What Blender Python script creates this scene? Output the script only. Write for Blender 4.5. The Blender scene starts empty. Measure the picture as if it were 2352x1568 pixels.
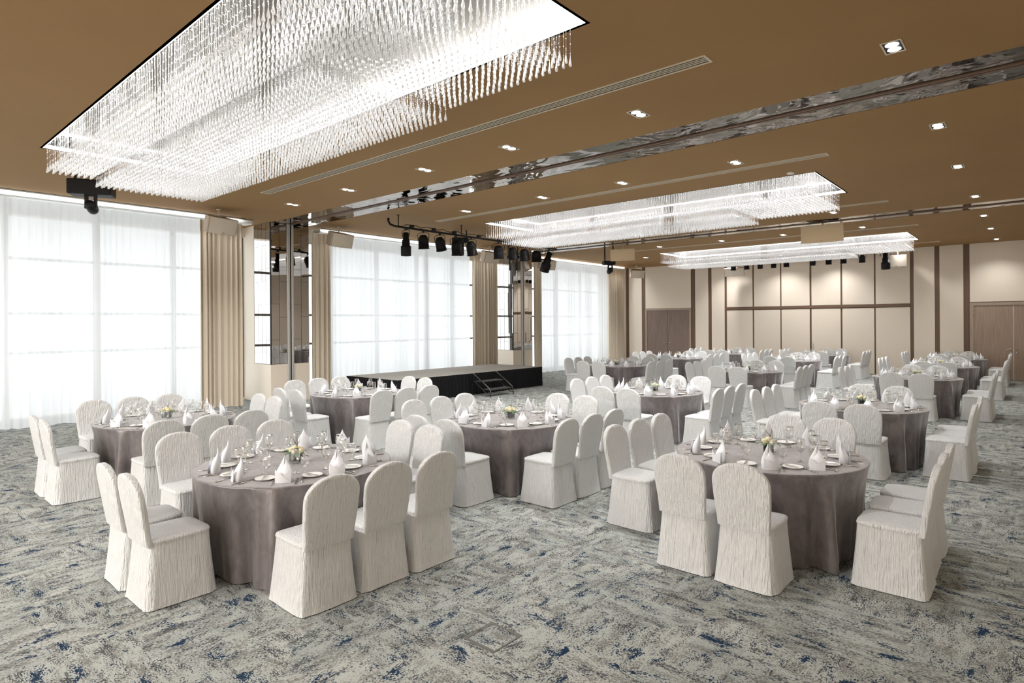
import bpy, bmesh, math, random
import numpy as np
from mathutils import Matrix, Vector
PI = math.pi
random.seed(7)
S = bpy.context.scene
C = S.collection

# ------------------------------------------------------------------ camera, world, lights, exposure
YAW, ROLL = 0.7203, -0.0063
cam_data = bpy.data.cameras.new('camera')
cam = bpy.data.objects.new('camera', cam_data); C.objects.link(cam)
cam_data.sensor_width = 36.0
cam_data.lens = 36.0 * 1382.6 / 2352.0
cam_data.shift_y = -(784.0 - 740.2) / 2352.0
cam_data.clip_end = 200
cam.matrix_world = (Matrix.Translation((0, 0, 2.0)) @ Matrix.Rotation(YAW, 4, 'Z')
                    @ Matrix.Rotation(PI / 2, 4, 'X') @ Matrix.Rotation(ROLL, 4, 'Z'))
S.camera = cam

world = bpy.data.worlds.new('daylight'); S.world = world
world.use_nodes = True
bg = world.node_tree.nodes['Background']
bg.inputs['Color'].default_value = (0.93, 0.97, 1.0, 1)
bg.inputs['Strength'].default_value = 2.0

def area_light(name, loc, sx, sy, power, col=(1, 0.993, 0.98), rot=(0, 0, 0)):
    l = bpy.data.lights.new(name, 'AREA'); l.shape = 'RECTANGLE'; l.size = sx; l.size_y = sy
    l.energy = power; l.color = col
    o = bpy.data.objects.new(name, l); C.objects.link(o); o.location = loc; o.rotation_euler = rot
    return o
HC = 4.548
CH_X0, CH_X1 = -10.75, -2.90
CH_Y = (2.06, 11.21, 20.68)
CH_W = 2.22
REC_Z = 4.80
CHP = (180, 235, 230)
for i, y in enumerate(CH_Y):      # led battens round the recess
    xm, ym = (CH_X0 + CH_X1) / 2, y + CH_W / 2
    for yy in (y + 0.07, y + CH_W - 0.07): area_light('chandelier_or_fill_light', (xm, yy, REC_Z - 0.035), 7.6, 0.09, CHP[i] * 0.40)
    for xx in (CH_X0 + 0.07, CH_X1 - 0.07): area_light('chandelier_or_fill_light', (xx, ym, REC_Z - 0.035), 0.09, 2.0, CHP[i] * 0.10)
# added unseen fill light, flush in the ceiling behind the camera
area_light('chandelier_or_fill_light', ((CH_X0 + CH_X1) / 2, -6.0, HC - 0.05), 7.8, 2.2, 1500)
# light troughs in the curtain pockets, washing down the curtains
for ya, yb in ((-0.4, 6.6), (8.8, 15.7), (18.1, 24.4)):
    area_light('pocket_light', (-14.44, (ya + yb) / 2, 4.60), 0.05, yb - ya, 55 * (yb - ya) / 6, rot=(0, math.radians(-38), 0))
V = S.view_settings
V.view_transform = 'Standard'; V.look = 'None'; V.gamma = 1; V.use_curve_mapping = False
V.exposure = 0.5
cy = S.cycles
cy.max_bounces = 7; cy.diffuse_bounces = 4; cy.glossy_bounces = 4; cy.transmission_bounces = 4
cy.transparent_max_bounces = 24; cy.caustics_reflective = False; cy.caustics_refractive = False
cy.sample_clamp_indirect = 6.0
cy.use_denoising = True
cy.use_adaptive_sampling = True; cy.adaptive_threshold = 0.03

# ------------------------------------------------------------------ materials
def new_mat(name):
    m = bpy.data.materials.new(name); m.use_nodes = True
    n = m.node_tree.nodes; l = m.node_tree.links
    return m, n, l, n['Principled BSDF']
def pmat(name, col, rough=0.5, metal=0.0, spec=0.5, **kw):
    m, n, l, b = new_mat(name)
    b.inputs['Base Color'].default_value = (*col, 1)
    b.inputs['Roughness'].default_value = rough
    b.inputs['Metallic'].default_value = metal
    b.inputs['Specular IOR Level'].default_value = spec
    for k, v in kw.items(): b.inputs[k.replace('_', ' ')].default_value = v
    return m
def emat(name, col, strength):
    m = bpy.data.materials.new(name); m.use_nodes = True
    n = m.node_tree.nodes; l = m.node_tree.links
    n.remove(n['Principled BSDF'])
    e = n.new('ShaderNodeEmission'); e.inputs[0].default_value = (*col, 1); e.inputs[1].default_value = strength
    l.new(e.outputs[0], n['Material Output'].inputs[0])
    return m
def texco(n, l, scale, kind='Object', rot=(0, 0, 0), loc=(0, 0, 0)):
    t = n.new('ShaderNodeTexCoord'); mp = n.new('ShaderNodeMapping')
    mp.inputs['Scale'].default_value = scale; mp.inputs['Rotation'].default_value = rot
    mp.inputs['Location'].default_value = loc
    l.new(t.outputs[kind], mp.inputs['Vector']); return mp.outputs[0]
def noise(n, l, vec, scale, detail=2, rough=0.5, dist=0.0):
    t = n.new('ShaderNodeTexNoise'); t.inputs['Scale'].default_value = scale
    t.inputs['Detail'].default_value = detail; t.inputs['Roughness'].default_value = rough
    t.inputs['Distortion'].default_value = dist
    l.new(vec, t.inputs['Vector']); return t.outputs['Fac']
def ramp(n, l, fac, stops):
    r = n.new('ShaderNodeValToRGB'); cr = r.color_ramp
    while len(cr.elements) < len(stops): cr.elements.new(0.5)
    for e, (p, c) in zip(cr.elements, stops):
        e.position = p; e.color = (c, c, c, 1) if isinstance(c, (int, float)) else (*c, 1)
    l.new(fac, r.inputs[0]); return r.outputs[0]
def mix(n, l, fac, a, b):
    m = n.new('ShaderNodeMix'); m.data_type = 'RGBA'
    for s, v in ((m.inputs[0], fac), (m.inputs[6], a), (m.inputs[7], b)):
        if isinstance(v, (tuple, list)): s.default_value = (*v, 1)
        elif isinstance(v, (int, float)): s.default_value = v
        else: l.new(v, s)
    return m.outputs[2]
def math_n(n, l, op, a, b=None):
    m = n.new('ShaderNodeMath'); m.operation = op
    for s, v in ((m.inputs[0], a), (m.inputs[1], b)):
        if v is None: continue
        if isinstance(v, (int, float)): s.default_value = v
        else: l.new(v, s)
    return m.outputs[0]
def bump(n, l, b, h, strength, dist=0.01):
    bp = n.new('ShaderNodeBump'); bp.inputs['Strength'].default_value = strength
    bp.inputs['Distance'].default_value = dist
    l.new(h, bp.inputs['Height']); l.new(bp.outputs[0], b.inputs['Normal'])

M = {}
# ceiling: brown woven wall-covering
def ceiling_mat():
    m, n, l, b = new_mat('brown_ceiling_fabric')
    v = texco(n, l, (14, 140, 10)); f = noise(n, l, v, 3, 3)
    v2 = texco(n, l, (0.6, 0.6, 0.6)); f2 = noise(n, l, v2, 1, 2)
    c = mix(n, l, f, (0.30, 0.176, 0.074), (0.385, 0.232, 0.104))
    c = mix(n, l, ramp(n, l, f2, [(0.35, 0), (0.7, 0.25)]), c, (0.25, 0.148, 0.065))
    l.new(c, b.inputs['Base Color']); b.inputs['Roughness'].default_value = 0.75
    b.inputs['Specular IOR Level'].default_value = 0.2
    return m
M['ceiling'] = ceiling_mat()
# carpet with streaky woven patches
def carpet_mat():
    m, n, l, b = new_mat('blue_grey_carpet')
    va = texco(n, l, (1, 1, 1))
    # rectangular weaving patches pick the direction of the streaks
    vo = n.new('ShaderNodeTexVoronoi'); vo.distance = 'CHEBYCHEV'; vo.inputs['Scale'].default_value = 1.0
    vo.inputs['Randomness'].default_value = 0.9
    l.new(texco(n, l, (2.6, 3.0, 1), loc=(0.37, 0.11, 0)), vo.inputs['Vector'])
    sel = n.new('ShaderNodeSeparateColor'); l.new(vo.outputs['Color'], sel.inputs[0])
    pick = math_n(n, l, 'GREATER_THAN', sel.outputs[0], 0.5)
    def two(sa, sb, det, ro, loc):
        A = noise(n, l, texco(n, l, (sa, sb, 1), loc=loc), 1.0, det, ro)
        B = noise(n, l, texco(n, l, (sb, sa, 1), loc=(loc[1], loc[0], 0)), 1.0, det, ro)
        return mix(n, l, pick, A, B)
    fine = two(55, 120, 2, 0.7, (3, 1, 0))
    m1 = two(3.2, 9.0, 6, 0.78, (7, 2, 0)); m2 = two(4.2, 12.0, 5, 0.72, (17, 5, 0)); m3 = two(3.6, 8.0, 4, 0.66, (31, 9, 0))
    def lvl(mk, lo, hi, amt, k):
        t = math_n(n, l, 'ADD', mk, math_n(n, l, 'MULTIPLY', math_n(n, l, 'SUBTRACT', fine, 0.5), k))
        return ramp(n, l, t, [(lo, 0), (hi, amt)])
    grey = mix(n, l, sel.outputs[1], (0.33, 0.352, 0.332), (0.41, 0.42, 0.39))
    c = mix(n, l, lvl(m1, 0.46, 0.60, 0.80, 0.70), grey, (0.135, 0.128, 0.118))
    c = mix(n, l, lvl(m2, 0.555, 0.590, 0.90, 0.75), c, (0.050, 0.054, 0.060))
    c = mix(n, l, lvl(m3, 0.595, 0.620, 1.0, 0.50), c, (0.013, 0.031, 0.064))
    l.new(c, b.inputs['Base Color']); b.inputs['Roughness'].default_value = 0.95
    b.inputs['Specular IOR Level'].default_value = 0.1
    bump(n, l, b, fine, 0.3, 0.006)
    return m
M['carpet'] = carpet_mat()
def fabric_wall(name, c1, c2, sc=(3, 40, 40)):
    m, n, l, b = new_mat(name)
    f = noise(n, l, texco(n, l, sc), 3, 3)
    l.new(mix(n, l, f, c1, c2), b.inputs['Base Color']); b.inputs['Roughness'].default_value = 0.7
    b.inputs['Specular IOR Level'].default_value = 0.25
    return m
M['beige'] = fabric_wall('beige_wall_fabric', (0.79, 0.70, 0.595), (0.89, 0.80, 0.69), (60, 60, 4))
M['strip'] = pmat('brown_wall_strip', (0.155, 0.090, 0.058), 0.45)
def wood_mat(name, c1, c2):
    m, n, l, b = new_mat(name)
    f = noise(n, l, texco(n, l, (30, 30, 1.0)), 1.6, 5, 0.6)
    l.new(mix(n, l, ramp(n, l, f, [(0.3, 0), (0.7, 1)]), c1, c2), b.inputs['Base Color'])
    b.inputs['Roughness'].default_value = 0.45
    return m
M['wood_dark'] = wood_mat('mauve_brown_wood', (0.17, 0.115, 0.095), (0.27, 0.20, 0.17))
M['wood_light'] = wood_mat('light_brown_wood', (0.30, 0.215, 0.16), (0.43, 0.33, 0.255))
M['frame_wood'] = wood_mat('door_frame_wood', (0.36, 0.28, 0.215), (0.47, 0.38, 0.30))
def satin(name, c, str_=0.8, sc=(80, 80, 2.6)):
    m, n, l, b = new_mat(name)
    f = noise(n, l, texco(n, l, sc), 1.0, 3, 0.6)
    f2 = noise(n, l, texco(n, l, (9, 9, 6)), 1.0, 3, 0.6, 0.6)
    h = math_n(n, l, 'ADD', math_n(n, l, 'MULTIPLY', f, 1.5), math_n(n, l, 'MULTIPLY', f2, 1.1))
    l.new(mix(n, l, f, tuple(x * 0.93 for x in c), c), b.inputs['Base Color'])
    b.inputs['Roughness'].default_value = 0.33
    b.inputs['Specular IOR Level'].default_value = 0.6
    b.inputs['Sheen Weight'].default_value = 0.1
    bump(n, l, b, h, str_, 0.022)
    return m
M['satin'] = satin('white_crinkled_satin', (0.76, 0.765, 0.765))
def cloth_mat():
    m, n, l, b = new_mat('mauve_grey_crushed_cloth')
    f = noise(n, l, texco(n, l, (10, 10, 5)), 1.0, 5, 0.65, 0.8)
    f2 = noise(n, l, texco(n, l, (90, 90, 60)), 1.0, 2)
    c = mix(n, l, ramp(n, l, f, [(0.3, 0), (0.7, 1)]), (0.080, 0.067, 0.067), (0.19, 0.165, 0.166))
    l.new(c, b.inputs['Base Color'])
    l.new(ramp(n, l, f, [(0.3, 0.5), (0.7, 0.34)]), b.inputs['Roughness'])
    b.inputs['Sheen Weight'].default_value = 0.8
    b.inputs['Sheen Roughness'].default_value = 0.35
    b.inputs['Specular IOR Level'].default_value = 0.9
    bump(n, l, b, math_n(n, l, 'ADD', f, math_n(n, l, 'MULTIPLY', f2, 0.3)), 0.3, 0.01)
    return m
M['cloth'] = cloth_mat()
M['napkin'] = pmat('white_linen', (0.83, 0.845, 0.88), 0.7, 0, 0.2)
M['china'] = pmat('white_china', (0.86, 0.85, 0.82), 0.12)
M['steel'] = pmat('polished_steel', (0.55, 0.53, 0.50), 0.18, 1.0)
M['chrome'] = pmat('brushed_nickel', (0.62, 0.60, 0.57), 0.25, 1.0)
M['alu'] = pmat('brushed_aluminium_jamb', (0.62, 0.61, 0.59), 0.38, 0.55)
M['recess'] = pmat('greige_recess_paint', (0.27, 0.25, 0.22), 0.6)
M['white'] = pmat('white_paint', (0.82, 0.82, 0.80), 0.5)
M['offwhite'] = pmat('cream_slot_frame', (0.66, 0.56, 0.43), 0.5)
M['slot_dark'] = pmat('slot_shadow', (0.035, 0.027, 0.02), 0.7)
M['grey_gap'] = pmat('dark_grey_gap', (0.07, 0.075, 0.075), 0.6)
M['black'] = pmat('black_enamel', (0.008, 0.008, 0.009), 0.5, 0, 0.25)
M['black_cloth'] = pmat('black_velvet_skirt', (0.010, 0.010, 0.011), 0.9, 0, 0.15)
M['stage_top'] = fabric_wall('grey_stage_carpet', (0.27, 0.255, 0.225), (0.35, 0.33, 0.295), (60, 60, 60))
M['speaker'] = pmat('beige_speaker', (0.78, 0.70, 0.60), 0.6)
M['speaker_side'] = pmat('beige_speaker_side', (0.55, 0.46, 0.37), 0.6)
M['speaker_tan'] = pmat('tan_speaker', (0.80, 0.62, 0.40), 0.55)
M['leaf'] = pmat('green_leaf', (0.045, 0.13, 0.03), 0.45)
M['dark_leaf'] = pmat('dark_wrapping_leaf', (0.006, 0.022, 0.014), 0.6, 0, 0.2)
M['rose'] = pmat('cream_rose_petal', (0.85, 0.80, 0.58), 0.6)
M['twig'] = pmat('brown_twig', (0.07, 0.035, 0.02), 0.7)
M['mullion'] = pmat('grey_mullion', (0.16, 0.15, 0.14), 0.5)
M['brass'] = pmat('bronze_grey_floor_trim', (0.11, 0.108, 0.095), 0.5, 0.1)
M['lamp_on'] = emat('lit_lamp', (1.0, 0.97, 0.92), 14)
M['led'] = emat('lit_led_strip', (1.0, 0.97, 0.92), 6)
def mirror_mat(name, col, wav, sc, rough=0.03):
    m, n, l, b = new_mat(name)
    b.inputs['Base Color'].default_value = (*col, 1); b.inputs['Metallic'].default_value = 1
    b.inputs['Roughness'].default_value = rough
    if wav:
        f = noise(n, l, texco(n, l, sc), 1.0, 2, 0.5, 1.0)
        bump(n, l, b, f, wav, 0.02)
    return m
M['ceil_mirror'] = mirror_mat('bronze_wavy_mirror', (0.20, 0.165, 0.13), 1.0, (1.5, 2.0, 1))
M['tile_mirror'] = mirror_mat('smoked_mirror_tile', (0.52, 0.50, 0.48), 0.0, (1, 1, 1), 0.02)
M['grout'] = pmat('dark_joint', (0.05, 0.045, 0.042), 0.6)
def sheer_mat():
    m = bpy.data.materials.new('white_sheer_voile'); m.use_nodes = True
    n = m.node_tree.nodes; l = m.node_tree.links; n.remove(n['Principled BSDF'])
    tr = n.new('ShaderNodeBsdfTransparent'); tl = n.new('ShaderNodeBsdfTranslucent'); df = n.new('ShaderNodeBsdfDiffuse')
    tr.inputs[0].default_value = (1, 1, 1, 1); tl.inputs[0].default_value = (0.86, 0.86, 0.86, 1); df.inputs[0].default_value = (0.8, 0.8, 0.8, 1)
    m1 = n.new('ShaderNodeMixShader'); m1.inputs[0].default_value = 0.35
    l.new(tl.outputs[0], m1.inputs[1]); l.new(df.outputs[0], m1.inputs[2])
    m2 = n.new('ShaderNodeMixShader'); m2.inputs[0].default_value = 0.91
    l.new(tr.outputs[0], m2.inputs[1]); l.new(m1.outputs[0], m2.inputs[2])
    l.new(m2.outputs[0], n['Material Output'].inputs[0]); return m
M['sheer'] = sheer_mat()
def drape_mat():
    m, n, l, b = new_mat('beige_drape')
    f = noise(n, l, texco(n, l, (50, 50, 2)), 1.0, 3)
    l.new(mix(n, l, f, (0.65, 0.565, 0.45), (0.75, 0.665, 0.545)), b.inputs['Base Color'])
    b.inputs['Roughness'].default_value = 0.6
    b.inputs['Sheen Weight'].default_value = 0.1
    return m
M['drape'] = drape_mat()
def clear_mat(name, tint, gloss_col, base=0.12, edge=0.75, rough=0.03, diff=0.0):
    """thin clear glass or crystal: see-through face on, bright and reflecting at the edges"""
    m = bpy.data.materials.new(name); m.use_nodes = True
    n = m.node_tree.nodes; l = m.node_tree.links; n.remove(n['Principled BSDF'])
    tr = n.new('ShaderNodeBsdfTransparent'); tr.inputs[0].default_value = (*tint, 1)
    gl = n.new('ShaderNodeBsdfGlossy'); gl.inputs[0].default_value = (*gloss_col, 1); gl.inputs['Roughness'].default_value = rough
    lw = n.new('ShaderNodeLayerWeight'); lw.inputs[0].default_value = 0.4
    r = n.new('ShaderNodeMapRange'); r.inputs['To Min'].default_value = base; r.inputs['To Max'].default_value = edge
    l.new(lw.outputs['Facing'], r.inputs['Value'])
    mx = n.new('ShaderNodeMixShader'); l.new(r.outputs[0], mx.inputs[0]); l.new(tr.outputs[0], mx.inputs[1])
    if diff > 0:
        tl = n.new('ShaderNodeBsdfTranslucent'); tl.inputs[0].default_value = (0.95, 0.95, 0.95, 1)
        m2 = n.new('ShaderNodeMixShader'); m2.inputs[0].default_value = diff
        l.new(gl.outputs[0], m2.inputs[1]); l.new(tl.outputs[0], m2.inputs[2]); l.new(m2.outputs[0], mx.inputs[2])
    else: l.new(gl.outputs[0], mx.inputs[2])
    l.new(mx.outputs[0], n['Material Output'].inputs[0]); return m
M['glass'] = clear_mat('clear_glass', (0.97, 0.975, 0.97), (1, 1, 1), 0.08, 0.85)
M['crystal'] = clear_mat('clear_crystal', (0.99, 0.99, 1.0), (1, 1, 1), 0.68, 1.0, 0.15, 0.62)
M['pane'] = clear_mat('window_pane', (0.98, 0.99, 0.99), (1, 1, 1), 0.03, 0.3)

# ------------------------------------------------------------------ mesh helpers
class MB:
    def __init__(s): s.v = []; s.f = []; s.mi = []; s.sm = []
    def add(s, vs, fs, mi=0, smooth=False):
        o = len(s.v); s.v += [tuple(p) for p in vs]
        s.f += [tuple(i + o for i in f) for f in fs]; s.mi += [mi] * len(fs); s.sm += [smooth] * len(fs)
        return s
    def box(s, x0, x1, y0, y1, z0, z1, mi=0):
        vs = [(x, y, z) for z in (z0, z1) for y in (y0, y1) for x in (x0, x1)]
        return s.add(vs, [(0, 2, 3, 1), (4, 5, 7, 6), (0, 1, 5, 4), (2, 6, 7, 3), (0, 4, 6, 2), (1, 3, 7, 5)], mi)
    def lathe(s, prof, n=16, c=(0, 0, 0), mi=0, smooth=True, axis='z'):
        vs = []; fs = []
        for r, z in prof:
            for k in range(n):
                a = 2 * PI * k / n; p = (r * math.cos(a), r * math.sin(a), z)
                if axis == 'x': p = (p[2], p[0], p[1])
                if axis == 'y': p = (p[0], p[2], p[1])
                vs.append((p[0] + c[0], p[1] + c[1], p[2] + c[2]))
        for i in range(len(prof) - 1):
            for k in range(n):
                a = i * n + k; b2 = i * n + (k + 1) % n
                fs.append((a, b2, b2 + n, a + n))
        if prof[0][0] > 1e-4: fs.append(tuple(range(n))[::-1])
        if prof[-1][0] > 1e-4: fs.append(tuple(range((len(prof) - 1) * n, len(prof) * n)))
        return s.add(vs, fs, mi, smooth)
    def tube(s, pts, r, n=8, mi=0, closed_ends=True):
        pts = [Vector(p) for p in pts]; vs = []; fs = []
        prev = None
        for i, p in enumerate(pts):
            d = (pts[min(i + 1, len(pts) - 1)] - pts[max(i - 1, 0)]).normalized()
            if prev is None: u = d.orthogonal().normalized()
            else: u = (prev - d * prev.dot(d)).normalized()
            prev = u; w = d.cross(u); rr = r[i] if isinstance(r, (list, tuple)) else r
            for k in range(n):
                a = 2 * PI * k / n; vs.append(p + u * (rr * math.cos(a)) + w * (rr * math.sin(a)))
        for i in range(len(pts) - 1):
            for k in range(n):
                a = i * n + k; b2 = i * n + (k + 1) % n; fs.append((a, b2, b2 + n, a + n))
        if closed_ends:
            fs.append(tuple(range(n))[::-1]); fs.append(tuple(range((len(pts) - 1) * n, len(pts) * n)))
        return s.add(vs, fs, mi, True)
    def rings(s, rings, mi=0, smooth=True, cap0=False, cap1=False):
        n = len(rings[0]); vs = [p for r in rings for p in r]; fs = []
        for i in range(len(rings) - 1):
            for k in range(n):
                a = i * n + k; b2 = i * n + (k + 1) % n; fs.append((a, b2, b2 + n, a + n))
        if cap0: fs.append(tuple(range(n))[::-1])
        if cap1: fs.append(tuple(range((len(rings) - 1) * n, len(rings) * n)))
        return s.add(vs, fs, mi, smooth)
    def grid(s, rows, mi=0, smooth=True):
        n = len(rows[0]); vs = [p for r in rows for p in r]; fs = []
        for i in range(len(rows) - 1):
            for k in range(n - 1):
                a = i * n + k; fs.append((a, a + 1, a + 1 + n, a + n))
        return s.add(vs, fs, mi, smooth)
    def xf(s, mat, start=0):
        s.v = s.v[:start] + [tuple(mat @ Vector(p)) for p in s.v[start:]]; return s
    def mesh(s, name, mats):
        me = bpy.data.meshes.new(name); me.from_pydata(s.v, [], s.f)
        if not isinstance(mats, (list, tuple)): mats = [mats]
        for m in mats: me.materials.append(m)
        me.polygons.foreach_set('material_index', s.mi); me.polygons.foreach_set('use_smooth', s.sm)
        me.update(); return me
def bevel_mesh(me, w, seg=2, ang=30):
    bm = bmesh.new(); bm.from_mesh(me)
    es = [e for e in bm.edges if len(e.link_faces) == 2 and e.calc_face_angle(0) > math.radians(ang)]
    bmesh.ops.bevel(bm, geom=es, offset=w, segments=seg, affect='EDGES', profile=0.5)
    bm.to_mesh(me); bm.free(); return me
def tag(o, label=None, cat=None, group=None, kind=None):
    if label: o['label'] = label
    if cat: o['category'] = cat
    if group: o['group'] = group
    if kind: o['kind'] = kind
    return o
def obj(name, data, parent=None, loc=None, rot=None):
    o = bpy.data.objects.new(name, data); C.objects.link(o)
    if parent is not None: o.parent = parent
    if loc is not None: o.location = loc
    if rot is not None: o.rotation_euler = rot
    return o
def thing(name, label, cat, loc=(0, 0, 0), rz=0, group=None):
    o = bpy.data.objects.new(name, None); C.objects.link(o); o.empty_display_size = 0.1
    o.location = loc; o.rotation_euler = (0, 0, rz)
    return tag(o, label, cat, group)
def copy_tree(o, parent=None):
    c = o.copy(); C.objects.link(c)
    if parent is not None: c.parent = parent
    for ch in list(o.children): copy_tree(ch, c)
    return c
def struct(name, mb, mats, label=None, parent=None):
    o = obj(name, mb.mesh(name, mats), parent)
    if parent is None: o['kind'] = 'structure'
    if label: o['label'] = label
    return o

# ------------------------------------------------------------------ room shell
X_EDGE, X_R, Y0, YB = -14.40, 0.9, -9.0, 25.38
X_WIN = -16.0
struct('floor', MB().box(-16.2, X_R, Y0, YB + 0.2, -0.1, 0.0), M['carpet'], 'grey and navy patterned carpet')
STR1, STR2 = (7.38, 8.36), (16.60, 17.58)
xs = sorted({X_EDGE, CH_X0, CH_X1, X_R})
ys = sorted({Y0, YB, *STR1, *STR2, *CH_Y, *[y + CH_W for y in CH_Y]})
mb = MB()
for i in range(len(xs) - 1):
    for j in range(len(ys) - 1):
        x0, x1, y0, y1 = xs[i], xs[i + 1], ys[j], ys[j + 1]
        if x0 >= CH_X0 and x1 <= CH_X1 and any(abs(y0 - y) < 1e-6 for y in CH_Y): continue
        if any(abs(y0 - a) < 1e-6 for a, b in (STR1, STR2)): continue
        mb.box(x0, x1, y0, y1, HC, HC + 0.3)
# soffits over the piers beside the curtain pockets
mb.box(-16.2, X_EDGE, 6.75, STR1[0], HC, HC + 0.3); mb.box(-16.2, X_EDGE, STR1[1], 8.7, HC, HC + 0.3)
mb.box(-16.2, X_EDGE, 15.85, STR2[0], HC, HC + 0.3); mb.box(-16.2, X_EDGE, STR2[1], 17.95, HC, HC + 0.3)
mb.box(-16.2, X_EDGE, 24.55, YB, HC, HC + 0.3)
struct('ceiling', mb, M['ceiling'], 'brown fabric-covered ceiling')
# upper ceiling of the curtain pockets
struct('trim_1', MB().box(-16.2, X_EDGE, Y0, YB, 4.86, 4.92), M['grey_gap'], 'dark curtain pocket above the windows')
# mirrored bands across the ceiling with the partition track
for i, (a, b) in enumerate((STR1, STR2)):
    o = struct('trim_%d' % (i + 2), MB().box(X_EDGE - 0.4, X_R, a, (a + b) / 2 - 0.05, HC + 0.004, HC + 0.05).box(X_EDGE - 0.4, X_R, (a + b) / 2 + 0.05, b, HC + 0.004, HC + 0.05),
               M['ceil_mirror'], 'bronze mirrored band across the ceiling')
    c = (a + b) / 2
    struct('track', MB().box(X_EDGE - 0.1, X_R, c - 0.05, c - 0.015, HC - 0.012, HC + 0.05).box(X_EDGE - 0.1, X_R, c + 0.015, c + 0.05, HC - 0.012, HC + 0.05)
           .box(X_EDGE - 0.1, X_R, c - 0.015, c + 0.015, HC + 0.03, HC + 0.05), M['strip'], parent=o)
# walls
struct('wall_right', MB().box(X_R, X_R + 0.2, Y0, YB, 0, HC + 0.3), M['beige'], 'beige fabric wall on the right')
struct('wall_front', MB().box(-16.2, X_R, Y0 - 0.2, Y0, 0, HC + 0.4), M['beige'], 'beige wall behind the camera')
wb = struct('wall_back', MB().box(-16.2, X_R + 0.2, YB + 0.03, YB + 0.25, 0, HC + 0.3), M['strip'], 'beige panelled end wall with brown joints')
def panel(x0, x1, z0, z1, name='panel', mat='beige', d=0.03):
    me = MB().box(x0, x1, YB - d + 0.03, YB + 0.03, z0, z1).mesh(name, M[mat]); bevel_mesh(me, 0.006, 1)
    return obj(name, me, wb)
full = [(-16.2, -14.98), (-14.81, -14.12), (-11.48, -10.88), (-10.73, -10.16), (-3.36, -2.75), (-2.61, -1.95)]
for a, b in full: panel(a, b, 0, HC)
cells = [(-10.06, -8.98), (-8.92, -7.88), (-7.83, -6.78), (-6.71, -5.69), (-5.63, -4.58), (-4.53, -3.47)]
for a, b in cells:
    panel(a, b, 2.585, HC); panel(a, b, 0.015, 2.455)
panel(-10.06, -3.47, 2.475, 2.575, 'beam', 'strip', 0.05)
panel(-13.93, -11.68, 2.60, HC); panel(-1.78, X_R, 2.585, HC); panel(0.62, X_R, 0, 2.57)
hb = MB().box(-6.70, -6.66, YB - 0.03, YB, 0.92, 1.10)
obj('handle', hb.mesh('handle', M['chrome']), wb)
# doors
def handle_mesh(flip):
    m = MB(); s = -1 if flip else 1
    m.lathe([(0.0, 0), (0.026, 0), (0.026, -0.012), (0.0, -0.012)], 12, axis='y')
    m.tube([(0, 0, 0), (0, -0.05, 0), (s * 0.02, -0.06, 0), (s * 0.15, -0.06, 0)], 0.010, 8)
    m.lathe([(0.0, 0), (0.022, 0), (0.022, -0.012), (0.0, -0.012)], 12, (0, 0, -0.11), axis='y')
    return m.mesh('handle', M['chrome'])
def door(name, x0, x1, top, mat, label, fr=0.07, split=None, gap=0.006):
    y = YB
    root = struct(name, MB().box(x0, x0 + fr, y - 0.02, y + 0.03, 0, top).box(x1 - fr, x1, y - 0.02, y + 0.03, 0, top)
                  .box(x0 + fr, x1 - fr, y - 0.02, y + 0.03, top - fr, top), M['frame_wood'], label)
    mid = split or (x0 + x1) / 2
    for k, (a, b) in enumerate(((x0 + fr + 0.004, mid - gap), (mid + gap, x1 - fr - 0.004))):
        me = MB().box(a, b, y + 0.0, y + 0.025, 0.01, top - fr - 0.004).mesh('door_leaf', M[mat])
        lf = obj('door_leaf', me, root)
        hx = mid - 0.07 if k == 0 else mid + 0.07
        obj('handle', handle_mesh(k == 0), lf, (hx, y, 1.02))
        for z in (0.3, 1.2, 2.2):
            h = MB().lathe([(0.012, z - 0.06), (0.012, z + 0.06)], 8, ((a if k == 0 else b), y - 0.008, 0))
            obj('hinge', h.mesh('hinge', M['chrome']), lf)
    return root
d1 = door('door_1', -13.93, -11.68, 2.59, 'wood_dark', 'dark mauve-brown double door at the left of the end wall')
d2 = door('door_2', -1.78, 0.50, 2.565, 'wood_light', 'light brown wood double door at the right of the end wall', 0.10, -0.655, 0.012)
obj('seal', MB().box(-0.667, -0.643, YB + 0.012, YB + 0.024, 0.01, 2.45).mesh('seal', M['white']), d2)
struct('baseboard_back', MB().box(-14.12, -13.93, YB - 0.008, YB, 0, 0.01), M['strip'])

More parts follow.
